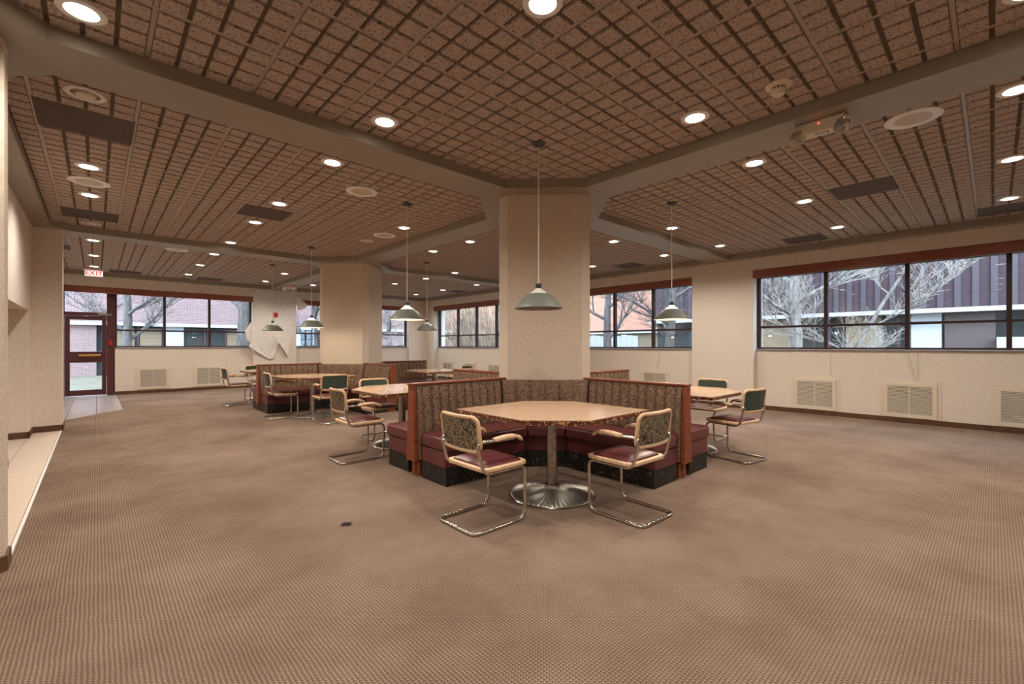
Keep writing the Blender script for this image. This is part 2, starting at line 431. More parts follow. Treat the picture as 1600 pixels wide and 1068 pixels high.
def bay(x0, x1, y0, y1, cx, cy):
    root = struct(MB().box(x0-.1,x1+.1,y0-.1,y1+.1,HC+.03,3.4).build('ceiling', M['groove']))
    i0, i1 = math.floor((x0-cx)/PT+.5), math.ceil((x1-cx)/PT-.5); j0, j1 = math.floor((y0-cy)/PT+.5), math.ceil((y1-cy)/PT-.5)
    far_v, far_f = [], []
    for i in range(i0, i1+1):
        for j in range(j0, j1+1):
            x, y = cx+i*PT, cy+j*PT
            bl = any(abs(x-a) < .2 and abs(y-b) < .2 for a, b in blanks)
            vis = any(in_frame(x+dx, y+dy, HC) for dx in (-.3,0,.3) for dy in (-.3,0,.3))
            if vis:
                o = bpy.data.objects.new('blank_tile' if bl else 'tile', BLANK if bl else TILE); COL.objects.link(o)
                if bl: o['label'] = 'plain dark panel without grooves'
                o.location = (x, y, HC); o.parent = root
            else:
                b = len(far_v)
                far_v += [(x+v.co.x, y+v.co.y, HC+v.co.z) for v in TILE.vertices]
                far_f += [tuple(k+b for k in p.vertices) for p in TILE.polygons]
    if far_v:
        mb = MB(); mb.v, mb.f = far_v, far_f
        mb.build('tile_field', M['tile'], root, kind='stuff')
    for i in range(i0, i1+2):
        x = cx+(i-.5)*PT
        if x0 < x < x1: MB().box(x-.012,x+.012,y0,y1,HC-.003,HC+.012).build('grid_bar', M['tbar'], root)
    for j in range(j0, j1+2):
        y = cy+(j-.5)*PT
        if y0 < y < y1: MB().box(x0,x1,y-.012,y+.012,HC-.0025,HC+.012).build('grid_bar', M['tbar'], root)
    return root
bay(-3.0, 4.005, -5, 3.73, -.06, 1.66)
bay(-.51, 4.005, 4.185, 9.695, -.06, 4.60)
bay(-1.0, 4.005, 10.145, 15.4, -.06, 10.82)
bay(4.455, 9.58, -5, 3.73, 4.91, 1.66)
bay(4.455, 9.58, 4.185, 9.695, 4.91, 4.60)
bay(4.455, 9.58, 10.145, 15.4, 4.91, 10.82)

# ------------------------------------------------------------------ windows and door
def window(name, axis, g, ys, z0, zm, z1, inner):
    # axis 'y': the window runs along y at x=g ; axis 'x': along x at y=g.  inner: face of the wall below
    def bx(mb, a0, a1, d0, d1, za, zb):
        if axis == 'y': mb.box(g+d0, g+d1, a0, a1, za, zb)
        else: mb.box(a0, a1, g+d0, g+d1, za, zb)
        return mb
    lo, hi = ys[0], ys[-1]
    root = MB()
    bx(root, lo, hi, -.03, .05, z0, z0+.045); bx(root, lo, hi, -.03, .05, z1-.03, z1+.12)
    root = struct(root.build(name, M['frame']))
    for a in ys: bx(MB(), a-.03, a+.03, -.04, .06, z0+.01, z1).build('mullion', M['frame'], root, bevel=.004)
    for a0, a1 in zip(ys[:-1], ys[1:]):
        bx(MB(), a0+.03, a1-.03, -.03, .045, zm-.022, zm+.022).build('glazing_bar', M['frame'], root, bevel=.004)
        bx(MB(), a0+.02, a1-.02, .005, .011, z0+.03, zm-.01).build('pane', M['glass'], root)
        bx(MB(), a0+.02, a1-.02, .005, .011, zm+.01, z1-.01).build('pane', M['glass'], root)
    bx(MB(), lo-.02, hi+.02, inner-g-.03, .04, z0-.012, z0+.012).build('sill', M['sill'], root, bevel=.005)
    return root
Z0, ZM, Z1 = 1.217, 1.672, 2.70
window('window_1', 'y', XG, [-1.32,-.163,.986,2.134,3.29], Z0, ZM, Z1, XL)
window('window_2', 'y', XG, [4.63,5.687,6.80,7.91,9.22], Z0, ZM, Z1, XL)
window('window_3', 'y', XG, [10.58,11.567,12.657,13.784,15.02], Z0, ZM, Z1, XL)
window('window_4', 'x', YG, [.37,1.398,2.452,3.52], 1.237, 1.705, 2.69, YL)
window('window_5', 'x', YG, [4.84,5.85,6.88,7.909,8.95], 1.237, 1.705, 2.69, YL)
def valance(nm, x0, x1, y0, y1, z0, z1): return struct(MB().box(x0,x1,y0,y1,z0,z1).build(nm, M['valance'], bevel=.004))
valance('trim_4', XU-.012, XU+.03, -1.35, 3.33, 2.655, 2.825)
valance('trim_5', XU-.012, XU+.03, 4.595, 9.26, 2.655, 2.825)
valance('trim_6', XU-.012, XU+.03, 10.54, 15.06, 2.655, 2.825)
valance('trim_7', -.64, 3.545, YU-.012, YU+.03, 2.635, 2.80)
valance('trim_8', 4.80, 8.985, YU-.012, YU+.03, 2.635, 2.80)

# glazed entry door
dr = MB()
dr.box(-.66,-.585,YG-.05,YG+.07,0,2.70); dr.box(.20,.36,YG-.05,YG+.07,0,2.70); dr.box(-.585,.20,YG-.05,YG+.07,2.06,2.15)
dr = struct(dr.build('door_1', M['doorframe'], bevel=.004))
lf = MB()
lf.box(-.58,-.49,YG-.03,YG+.02,.02,2.055); lf.box(.105,.195,YG-.03,YG+.02,.02,2.055)
lf.box(-.49,.105,YG-.03,YG+.02,.02,.16); lf.box(-.49,.105,YG-.03,YG+.02,.86,1.36-.34+.12); lf.box(-.49,.105,YG-.03,YG+.02,1.95,2.055)
lf = lf.build('door_leaf', M['doorframe'], dr, bevel=.004)
MB().box(-.50,.115,YG-.008,YG,.15,.87).build('pane', M['glass'], lf)
MB().box(-.50,.115,YG-.008,YG,1.13,1.96).build('pane', M['glass'], lf)
MB().box(-.585,.21,YG-.008,YG,2.14,2.70).build('transom_pane', M['glass'], dr)
pb = MB(); pb.box(-.33,.08,YG-.10,YG-.075,1.02,1.07); pb.box(-.33,-.30,YG-.08,YG-.03,1.02,1.07); pb.box(.05,.08,YG-.08,YG-.03,1.02,1.07)
pb.build('push_bar', M['brass'], lf, bevel=.005)
cl = MB(); cl.box(.03,.30,YG-.10,YG-.05,2.075,2.125); cl.tube([(.05,YG-.08,2.07),(-.2,YG-.12,2.05),(-.3,YG-.04,2.05)], .01, 6)
cl.build('door_closer', M['steel'], dr, bevel=.004)
tag(MB().box(.24,.31,YG-.085,YG-.05,1.30,1.42).build('alarm_button', M['red'], bevel=.006), 'small red alarm box on the maroon post right of the glass door', 'alarm')

# ------------------------------------------------------------------ booths
EA = 1.89
def Dz(z): return .06+(.885-z)/(.885-.42)*.075 if z > .42 else .135
CF = .545
def arm_back(flip):
    mb = MB(); pitch = .118
    x_out = EA
    zs = [.17,.40,.46,.55,.65,.75,.83,.87,.895,.90,.885]
    xi = lambda z: math.sqrt(2)*(CF+Dz(z)-.02)-Dz(z)
    TS = (0,.05,.15,.32,.5,.68,.85,.95); NR = 10; rings = []
    ks = [0,.25,.6]+[1+i+t for i in range(NR) for t in TS]+[1+NR]
    N = len(ks)-1
    for k in range(N+1):
        ring = []; f = ks[k]
        for z in zs:
            x_in = xi(max(z, .2)); x = x_out+(x_in-x_out)*(f*.6 if f < 1 else f-.4)/(NR+.6)
            rib = math.sin(PI*(f % 1)) if f >= 1 else math.sin(PI*(.35+.65*f)) 
            amp = .034 if .42 < z < .86 else (.014 if z >= .86 else 0)
            d = Dz(z)-.028+amp*(max(rib,0)**.6)
            if z == zs[-2]: d = .035
            if z == zs[-1]: d = .02
            if z == zs[-3]: d = Dz(z)-.012
            y = d
            ring.append((x, y, z))
        ring.append((ring[-1][0], .02, .17))
        rings.append(ring)
    m = len(rings[0])
    vv = [p for r in rings for p in r]
    ff = []
    for k in range(N):
        for i in range(m):
            j = (i+1) % m
            ff.append((k*m+i, k*m+j, (k+1)*m+j, (k+1)*m+i))
    ff.append(tuple(range(m))); ff.append(tuple(N*m+i for i in range(m-1,-1,-1)))
    if flip: vv = [(y, x, z) for x, y, z in vv]
    mb.add(vv, ff); return mb
def mid_back():
    mb = MB(); zs = [.17,.40,.46,.55,.65,.75,.83,.87,.895,.90,.885]; pitch = .118
    TS = (0,.05,.15,.32,.5,.68,.85,.95); NR = 6; rings = []
    ks = [i+t for i in range(NR) for t in TS]+[NR]; N = len(ks)-1
    for k in range(N+1):
        ring = []
        for z in zs:
            zz = max(z, .2); E = CF+Dz(zz)-.02
            half = E-math.sqrt(2)*Dz(zz)        # half-length along the diagonal
            s = -half+2*half*ks[k]/NR
            rib = math.sin(PI*(ks[k] % 1)); amp = .034 if .42 < z < .86 else (.014 if z >= .86 else 0)
            e = E-.008+amp*(max(rib,0)**.6)
            if z == zs[-2]: e = CF+.02
            if z == zs[-1]: e = CF
            c = 1/math.sqrt(2)
            ring.append((e*c+s*c, e*c-s*c, z))
        s = ring[-1]
        ring.append((s[0], s[1], .17))
        rings.append(ring)
    m = len(rings[0]); vv = [p for r in rings for p in r]; ff = []
    for k in range(N):
        for i in range(m):
            j = (i+1) % m; ff.append((k*m+i, k*m+j, (k+1)*m+j, (k+1)*m+i))
    ff.append(tuple(range(m))); ff.append(tuple(N*m+i for i in range(m-1,-1,-1)))
    mb.add(vv, ff); return mb
OFF = .85
def make_booth(label, loc):
    t = thing('booth_bench', label, 'bench', loc, 0, 'booth benches around the columns')
    def put(mb, *a, **kw):
        mb.v = [(x-OFF, y-OFF, z) for x, y, z in mb.v]; return mb.build(*a, **kw)
    d0 = .13
    def plan(front, end):
        c = math.sqrt(2)*(CF+.47+(front-.58)); b = math.sqrt(2)*(CF+.10)
        A = [(end,d0),(end,front),(c-front,front),(b-d0,d0)]
        B = [(b-d0,d0),(c-front,front),(front,c-front),(d0,b-d0)]
        Cc = [(d0,b-d0),(front,c-front),(front,end),(d0,end)]
        return A, B, Cc
    ks = plan(.545, EA-.01)
    kb = MB(); kb.prism(ks[0]+[], 0, .165); kb.prism(ks[1], 0, .165); kb.prism(ks[2], 0, .165)
    put(kb, 'kick_base', M['kick'], t)
    for p in plan(.54, EA-.005): put(MB().prism(p, .165, .315), 'seat_apron', M['vinyl'], t, bevel=.008)
    for p in plan(.585, EA+.005):
        o = put(MB().prism(p, .315, .44), 'seat_cushion', M['vinyl'], t, bevel=.03, seg=4)
        cxm = sum(a for a, b in p)/4; cym = sum(b for a, b in p)/4
        q_ = [((a-cxm)*.965+cxm, (b-cym)*.93+cym) for a, b in p]
        wl = [(a-OFF, b-OFF, .437) for a, b in q_]
        MB().tube(wl, .006, 6, closed=True).build('welt', M['vinyl'], o, smooth=True)
    put(arm_back(False), 'backrest', M['fabric'], t, smooth=True, angle=60)
    put(mid_back(), 'backrest', M['fabric'], t, smooth=True, angle=60)
    put(arm_back(True), 'backrest', M['fabric'], t, smooth=True, angle=60)
    return t
def booth_loc(c, q):
    a = q*PI/2; return (c[0]+OFF*(math.cos(a)-math.sin(a)), c[1]+OFF*(math.sin(a)+math.cos(a)), 0), a
G = 'booth benches around the columns'
b0 = make_booth('brown tufted corner booth bench facing the camera around the nearest column', booth_loc(P1, 2)[0]); b0.rotation_euler.z = PI
for c, q, lab in ((P1,1,'tufted booth bench on the left side of the nearest column, mostly behind its partition'),
                  (P1,3,'tufted booth bench on the right side of the nearest column, under the right table'),
                  (P2,2,'brown tufted corner booth bench facing the camera around the farther left column'),
                  (P2,3,'purple looking tufted booth bench on the right side of the farther column'),
                  (P2,1,'booth bench on the far left side of the farther column, near the vents')):
    l, a = booth_loc(c, q); dup(b0, l, a, lab, G)

def make_divider(label, loc, rz):
    t = thing('booth_divider', label, 'partition', loc, rz, 'wooden partitions between the booths')
    mb = MB()
    def ring(x, s=1): return [(x,-.085*s,.15),(x,.085*s,.15),(x,.045*s,.905),(x,-.045*s,.905)]
    o0 = -1.3
    mb.loft(ring(EA+o0+.005), ring(EA+.045+o0)); mb.build('end_panel', M['cherry'], t, bevel=.005)
    MB().box(EA-.06+o0,EA-.012+o0,-.072,.072,0,.15).build('foot', M['cherry'], t, bevel=.004)
    MB().box(.65+o0,EA-.0+o0,-.018,.018,.0,.89).build('core_board', M['cherry'], t)
    MB().box(.62+o0,EA+.055+o0,-.052,.052,.900,.922).build('top_rail', M['cherry'], t, bevel=.006)
    return t
def part_loc(c, q): a = q*PI/2; return (c[0]+1.3*math.cos(a), c[1]+1.3*math.sin(a), 0)
G2 = 'wooden partitions between the booths'
p0 = make_divider('cherry wood booth partition running left from the nearest column', part_loc(P1,2), PI)
for c, q, lab in ((P1,3,'cherry wood booth partition running right from the nearest column'),
                  (P1,0,'booth partition running back to the right behind the nearest column'),
                  (P1,1,'booth partition running back to the left behind the nearest column'),
                  (P2,2,'cherry wood booth partition at the left end of the farther booth'),
                  (P2,3,'cherry wood booth partition at the right end of the farther booth'),
                  (P2,0,'booth partition behind the farther column, backing the purple looking bench')):
    dup(p0, part_loc(c, q), q*PI/2, lab, G2)

# ------------------------------------------------------------------ tables
def make_table(label, loc, rz):
    t = thing('pedestal_table', label, 'table', loc, rz, 'pedestal tables in the booths')
    h, c = .59, .36
    poly = [(-h+c,-h),(h,-h),(h,h-c),(h-c,h),(-h,h),(-h,-h+c)]
    MB().prism(poly, .702, .735).build('table_edge', M['edge'], t)
    MB().prism([(x*1.001, y*1.001) for x, y in poly], .7352, .741).build('tabletop', M['laminate'], t)
    mb = MB(); n = 108
    prof = [(.365,.002),(.368,.012),(.355,.02),(.30,.026),(.2,.038),(.11,.052),(.07,.064),(.06,.09),(.0601,.002)]
    vv, ff = [], []; m = len(prof)
    for i in range(n):
        a = 2*PI*i/n; k_ = 1 if i % 2 else -1
        for j, (r, z) in enumerate(prof):
            dz = (.006 if j < 6 else .003)*k_ if 1 < j < 7 else 0
            vv.append((r*math.cos(a), r*math.sin(a), z+dz))
    for i in range(n):
        for j in range(m-1): ff.append((i*m+j, ((i+1) % n)*m+j, ((i+1) % n)*m+j+1, i*m+j+1))
    mb.add(vv, ff); base = mb.build('pedestal_base', M['basemetal'], t)
    MB().lathe([(.366,.0),(.374,.006),(.366,.013),(.358,.006)], 48, close=True).build('base_rim', M['chrome'], base, smooth=True)
    mb = MB(); n = 32
    prof = [(.046,.06),(.046,.69),(.0,.69)]
    vv = []; 
    def lobe(a): return .044+.004*abs(math.cos(2*a))
    for z in (.055,.695): vv += [(lobe(2*PI*i/n)*math.cos(2*PI*i/n), lobe(2*PI*i/n)*math.sin(2*PI*i/n), z) for i in range(n)]
    mb.add(vv, [(i,(i+1)%n,n+(i+1)%n,n+i) for i in range(n)]); col = mb.build('pedestal_column', M['steel'], t, smooth=True)
    for z in (.24,.55,.60):
        for k_ in range(4):
            a = PI/4+k_*PI/2+.25
            MB().lathe([(.0,.004),(.005,.003),(.006,0)], 8).build('bolt', M['iron'], col).matrix_local = Matrix.Translation((.047*math.cos(a), .047*math.sin(a), z)) @ Matrix.Rotation(a,4,'Z') @ Matrix.Rotation(PI/2,4,'Y')
    s = MB(); s.box(-.28,.28,-.02,.02,.69,.705); s.box(-.02,.02,-.28,.28,.69,.705); s.build('spider', M['iron'], t)
    return t
G3 = 'pedestal tables in the booths'
t0 = make_table('tan six sided pedestal table in the nearest booth, front and centre', (2.92,2.63,0), 0)
for x, y, r, lab in ((2.96,5.32,PI/2,'pedestal table left of the nearest booth, its right end behind the partition'),
                     (5.45,2.65,PI/2,'pedestal table right of the nearest booth, its left end behind the partition'),
                     (2.94,8.59,0,'tan pedestal table in the farther left booth with two green chairs'),
                     (2.94,11.25,PI/2,'small looking white table end sticking out beyond the farther left booth'),
                     (5.58,8.59,PI/2,'pale pedestal table beside the purple looking bench at the back')):
    dup(t0, (x,y,0), r, lab, G3)

# ------------------------------------------------------------------ cantilever chairs (local: faces +x, origin on the floor)
def make_chair(label, loc, rz, back):
    t = thing('cantilever_chair', label, 'chair', loc, rz, 'cantilever chairs at the booth tables')
    w = .212; r = .0125; z0 = r
    side = lambda s: [(-.24,s*w,z0),(.24,s*w,z0),(.245,s*w,.405),(-.155,s*w,.405),(-.215,s*w,.635),(.14,s*w,.625)]
    L = side(-1); R_ = side(1)
    path = [L[5],L[4],L[3],L[2],L[1],L[0],R_[0],R_[1],R_[2],R_[3],R_[4],R_[5]]
    rad = [0,.06,.07,.06,.08,.06,.06,.08,.06,.07,.06,0]
    MB().tube(rounded(path, rad, 7), r, 10).build('tube_frame', M['chrome'], t, smooth=True)
    # seat: wooden rim with a padded vinyl centre
    def rrect(hx0, hx1, hy, rr, n=6):
        out = []
        for cx, cy, a0 in ((hx1-rr,hy-rr,0),(hx0+rr,hy-rr,PI/2),(hx0+rr,-hy+rr,PI),(hx1-rr,-hy+rr,1.5*PI)):
            for k_ in range(n+1):
                a = a0+PI/2*k_/n; out.append((cx+rr*math.cos(a), cy+rr*math.sin(a)))
        return out
    MB().prism(rrect(-.165,.265,.235,.06), .418, .446).build('seat_rim', M['beech'], t, bevel=.006)
    inner = rrect(-.135,.235,.205,.045); cx, cy = .05, 0
    mb = MB(); n = len(inner); vv = [(x,y,.444) for x, y in inner]
    for sc, z in ((.97,.456),(.85,.466),(.5,.472)): vv += [((x-cx)*sc+cx, y*sc, z) for x, y in inner]
    vv.append((cx,cy,.473)); ff = []
    for L_ in range(3):
        for i in range(n): ff.append((L_*n+i, L_*n+(i+1) % n, (L_+1)*n+(i+1) % n, (L_+1)*n+i))
    for i in range(n): ff.append((3*n+i, 3*n+(i+1) % n, 4*n))
    mb.add(vv, ff); mb.build('seat_pad', M['vinyl'], t, smooth=True)
    # backrest: bent wood rim round a fabric panel, slightly dished
    def bpt(y, z): return (-.178-(z-.56)*.13-.035*(1-(y/.22)**2), y, z)
    loop = []
    for cy_, cz_, a0 in ((.165,.755,0),(-.165,.755,PI/2),(-.165,.615,PI),(.165,.615,1.5*PI)):
        for k_ in range(7):
            a = a0+PI/2*k_/6; loop.append(bpt(cy_+.05*math.cos(a), cz_+.05*math.sin(a)))
        if a0 in (0, PI):
            sg = -1 if a0 == 0 else 1
            for yy in (.1,.05,0,-.05,-.1): loop.append(bpt(yy if a0 == 0 else -yy, (.805 if a0 == 0 else .565)))
    MB().tube(loop, .0145, 8, closed=True).build('back_rim', M['beech'], t, smooth=True)
    ny, nz = 10, 5; vv = []
    for sgn in (.006,-.006):
        for j in range(nz+1):
            for i in range(ny+1):
                x, y, z = bpt(-.205+.41*i/ny, .575+.22*j/nz); 
                if (i in (0,ny)) and (j in (0,nz)): y *= .93
                vv.append((x+sgn, y, z))
    N_ = (nz+1)*(ny+1); ff = []
    for b in (0, N_):
        for j in range(nz):
            for i in range(ny): a = b+j*(ny+1)+i; ff.append((a,a+1,a+ny+2,a+ny+1))
    bp = MB().add(vv, ff).build('back_panel', M['leafy'] if back == 'leafy' else M['green'], t, smooth=True)
    for s in (-1, 1):
        pts = [(-.06,.622),(.0,.628),(.07,.632),(.13,.628),(.18,.612),(.20,.592)]
        mb = MB(); vv = []
        for x, z in pts:
            hw = .026; vv += [(x,s*w-hw,z+.002),(x,s*w+hw,z+.002),(x,s*w+hw*.8,z+.026),(x,s*w-hw*.8,z+.026)]
        ff = []
        for i in range(len(pts)-1):
            for k_ in range(4): ff.append((i*4+k_, i*4+(k_+1) % 4, i*4+4+(k_+1) % 4, i*4+4+k_))
        ff += [(3,2,1,0), tuple((len(pts)-1)*4+k_ for k_ in range(4))]
        mb.add(vv, ff); mb.build('armrest', M['beech'], t, bevel=.005)
        MB().tube([(-.205,s*w,.60),(-.195,s*(w-.012),.595)], .016, 8).build('back_clip', M['chrome'], t, smooth=True)
    return t
G4 = 'cantilever chairs at the booth tables'
cl_ = make_chair('chrome cantilever chair with leafy fabric back, left front of the nearest table', (2.108,2.60,0), 0, 'leafy')
dup(cl_, (3.048,1.918,0), math.radians(88), 'chrome cantilever chair with leafy fabric back, right front of the nearest table', G4)
dup(cl_, (2.19,5.01,0), math.radians(-1), 'leafy backed cantilever chair at the table left of the nearest booth', G4)
cg = make_chair('green backed cantilever chair standing at the right side table, seen from behind', (5.43,2.02,0), math.radians(80), 'green')
for x, y, a, lab in ((6.28,2.75,180,'green backed cantilever chair behind the right side table, facing the camera'),
                     (2.96,5.93,-90,'green backed cantilever chair behind the table left of the nearest booth'),
                     (2.44,8.80,-2,'green backed cantilever chair at the left of the farther booth table'),
                     (2.92,7.68,88,'green backed cantilever chair with its back square to us at the farther booth table'),
                     (2.24,11.36,3,'cantilever chair standing farthest left before the wall vents'),
                     (2.85,12.10,-90,'cantilever chair behind the small white table end, mostly hidden'),
                     (5.70,7.75,90,'cantilever chair at the pale back table, its arm above the partition'),
                     (6.40,8.70,180,'cantilever chair beyond the pale back table, under the far window')):
    dup(cg, (x,y,0), math.radians(a), lab, G4)

# ------------------------------------------------------------------ ceiling fixtures
def spot(loc, watts, col=(1,.935,.86), size=150):
    d = bpy.data.lights.new('downlight_lamp', 'SPOT'); d.energy = watts; d.color = col; d.spot_size = math.radians(size); d.spot_blend = .9; d.shadow_soft_size = .07
    o = bpy.data.objects.new('downlight_lamp', d); COL.objects.link(o); o.location = loc; return o
def make_downlight(label, loc, g):
    t = thing('downlight', label, 'light', loc, 0, g)
    MB().lathe([(.075,-.020),(.092,-.024),(.108,-.018),(.110,-.014),(.110,.0),(.075,.0)], 28, close=True).build('trim_ring', M['white'], t, smooth=True)
    MB().lathe([(.076,-.014),(.05,-.019),(.0,-.021)], 28).build('lamp_lens', M['glow'], t, smooth=True)
    return t
G5 = 'recessed ceiling downlights'
ORD = ['first','second','third','fourth','fifth']
lights = {
 'near ceiling bay': [(-.06,3.46),(1.76,3.45),(1.78,1.67),(3.585,1.66)],
 'left ceiling bay': [(-.06,6.42),(-.06,7.62),(1.76,4.58),(1.76,6.39),(1.76,7.60),(1.78,9.40),(3.57,6.35)],
 'far left ceiling bay': [(-.04,10.85),(-.04,12.67),(-.04,14.41),(1.76,10.81),(1.76,12.49),(1.77,14.37),(3.58,12.52),(3.60,14.40)],
 'right ceiling bay': [(4.91,-.12),(4.92,1.66),(6.70,-.13),(6.70,1.66),(6.69,3.47),(8.47,-.14),(8.55,1.67),(8.54,3.48)],
 'middle back ceiling bay': [(4.91,6.39),(4.88,7.54),(6.74,9.40),(6.79,4.63),(8.55,6.42),(8.60,4.63)],
 'far corner ceiling bay': [(8.57,10.82),(6.73,10.76),(8.53,12.6),(6.60,12.3),(8.56,14.37),(4.90,14.30)],
}
dl0 = None
for bayname, L in lights.items():
    cols = sorted({round(x) for x, y in L})
    for x, y in L:
        ci = cols.index(round(x)); row = sorted(yy for xx, yy in L if round(xx) == round(x)).index(y)
        lab = 'glowing recessed downlight in the %s, %s row from left, %s along it' % (bayname, ORD[ci], ORD[row])
        if dl0 is None: dl0 = make_downlight(lab, (x,y,HC), G5)
        else: dup(dl0, (x,y,HC), 0, lab, G5)
        spot((x,y,HC-.05), DOWN_W)
for i, (x, y) in enumerate(((-.06,1.66),(-.06,-.14),(1.76,-.14),(3.58,-.14),(1.76,-2.0),(3.58,-2.0),(6.7,-2.0),(-1.9,-.14),(-1.9,1.66))):  # unseen downlights continuing the ceiling grid, added to light the room
    dup(dl0, (x,y,HC), 0, 'added unseen recessed downlight, %s of those beside and behind the camera' % ['first','second','third','fourth','fifth','sixth','seventh','eighth','ninth'][i], G5); spot((x,y,HC-.05), DOWN_W)
# alcove and lobby lamps stand in their ceilings
def make_eyeball(label, loc):
    t = thing('eyeball_vent', label, 'vent', loc, 0, 'unlit round ceiling fittings')
    MB().lathe([(.085,-.012),(.10,-.018),(.122,-.010),(.122,0),(.085,0)], 28, close=True).build('ring', M['white'], t, smooth=True)
    MB().disc((0,0,-.004), .087, 24).build('dark_gap', M['black'], t)
    MB().lathe([(0,-.035),(.03,-.034),(.055,-.024),(.062,-.004)], 20).build('eyeball', M['offwhite'], t, smooth=True)
    return t
e0 = make_eyeball('unlit round ceiling fitting with black gap, next to the dark near left panel', (-.06,4.60,HC))
dup(e0, (3.54,7.62,HC), 0, 'unlit round ceiling fitting with black gap, beside the farther column speaker')
dup(e0, (-.06,9.42,HC), 0, 'unlit round ceiling fitting with black gap, far end of left ceiling bay')
def make_speaker(label, loc):
    t = thing('ceiling_speaker', label, 'speaker', loc, 0, 'round ceiling speakers')
    MB().lathe([(.12,-.014),(.165,-.020),(.185,-.014),(.185,0),(.12,0)], 36, close=True).build('rim', M['white'], t, smooth=True)
    o = MB().lathe([(.0,-.016),(.122,-.014)], 36).build('grille', M['louver'], t)
    return t
s0 = make_speaker('white round ceiling speaker beside the right beam and emergency light', (4.92,.45,HC))
for x, y, lab in ((-.06,7.03,'white round ceiling speaker between two glowing downlights at far left'),
                  (2.36,5.22,'tan looking round ceiling speaker in the middle of the left ceiling bay'),
                  (3.58,7.03,'white round ceiling speaker near the farther column and its pendant'),
                  (1.15,10.85,'pale round ceiling speaker in the far left ceiling bay')):
    dup(s0, (x,y,HC), 0, lab, 'round ceiling speakers')

# smoke detectors
def make_smoke(label, loc):
    t = thing('smoke_detector', label, 'detector', loc, 0)
    MB().lathe([(.0,0),(.085,0),(.085,-.012),(.06,-.028),(.045,-.03),(.0,-.03)], 28).build('base', M['offwhite'], t, smooth=True)
    MB().lathe([(.045,-.03),(.046,-.048),(.0,-.048)], 24).build('slot_band', M['black'], t, smooth=True)
    for k_ in range(12):
        a = 2*PI*k_/12
        MB().box(-.004,.004,-.007,.007,-.05,-.028).build('fin', M['offwhite'], t).matrix_local = Matrix.Translation((.046*math.cos(a), .046*math.sin(a), 0)) @ Matrix.Rotation(a,4,'Z')
    MB().lathe([(.0,-.046),(.052,-.046),(.048,-.066),(.036,-.078),(.0,-.080)], 24).build('cap', M['offwhite'], t, smooth=True)
    return t
make_smoke('ivory smoke detector on the near ceiling, left of the twin head emergency light', (3.589,1.05,HC))

# twin-head emergency light under the right beam
def make_emergency(label, loc, rz):
    t = thing('emergency_light', label, 'light', loc, rz)
    MB().box(-.055,.055,-.165,.165,-.095,0).build('housing', M['offwhite'], t, bevel=.008)
    for s in (-1, 1):
        h = MB().lathe([(.0,.05),(.03,.048),(.055,.03),(.064,.0),(.066,-.008),(.058,-.008)], 24).build('lamp_head', M['offwhite'], t, smooth=True)
        h.matrix_local = Matrix.Translation((-.055,s*.15,-.098)) @ Vector((-.78,-.5,-.38)).to_track_quat('-Z','Y').to_matrix().to_4x4()
        l = MB().lathe([(.0,-.014),(.03,-.012),(.058,-.006)], 24).build('lens', M['lens'], h, smooth=True)
        MB().lathe([(.0,.01),(.012,.0),(.012,-.004),(.0,-.006)], 10).build('bulb', M['chrome'], h, smooth=True)
    MB().lathe([(0,-.004),(.005,-.002),(.006,.0)], 8).build('led', M['led'], t).matrix_local = Matrix.Translation((-.057,.0,-.03)) @ Matrix.Rotation(PI/2,4,'Y')
    MB().box(-.03,.03,-.05,.03,-.102,-.094).build('test_plate', M['steel'], t)
    return t
em = make_emergency('ivory twin head emergency light under the beam at upper right', (4.19,.93,HB), 0)
dup(em, (4.25,14.3,HB), PI/4, 'small twin head emergency light far away under the back beam')

# exit sign
ex = thing('exit_sign', 'white lit exit sign with red letters hanging above the glass door', 'sign', (-.045,15.12,0), 0)
MB().box(-.17,.17,.0,.05,3.0,3.155).build('housing', M['white'], ex, bevel=.006)
MB().box(-.162,.162,-.004,.001,3.008,3.147).build('face', M['sign'], ex)
MB().box(-.20,.20,-.01,.06,3.155,3.176).build('canopy', M['white'], ex)
fc = bpy.data.curves.new('lettering', 'FONT'); fc.body = 'EXIT'; fc.align_x = 'CENTER'; fc.align_y = 'CENTER'; fc.size = .15; fc.extrude = .002; fc.space_character = 1.05; fc.offset = .003
fo = bpy.data.objects.new('lettering', fc); COL.objects.link(fo); fo.data.materials.append(M['signred']); fo.parent = ex
fo.location = (0,-.007,3.078); fo.rotation_euler = (PI/2,0,0)
bpy.context.view_layer.update()
lm = bpy.data.meshes.new_from_object(fo.evaluated_get(bpy.context.evaluated_depsgraph_get()))
lo = bpy.data.objects.new('sign_text', lm); COL.objects.link(lo); lo.parent = ex; lo.location = fo.location; lo.rotation_euler = fo.rotation_euler
bpy.data.objects.remove(fo)

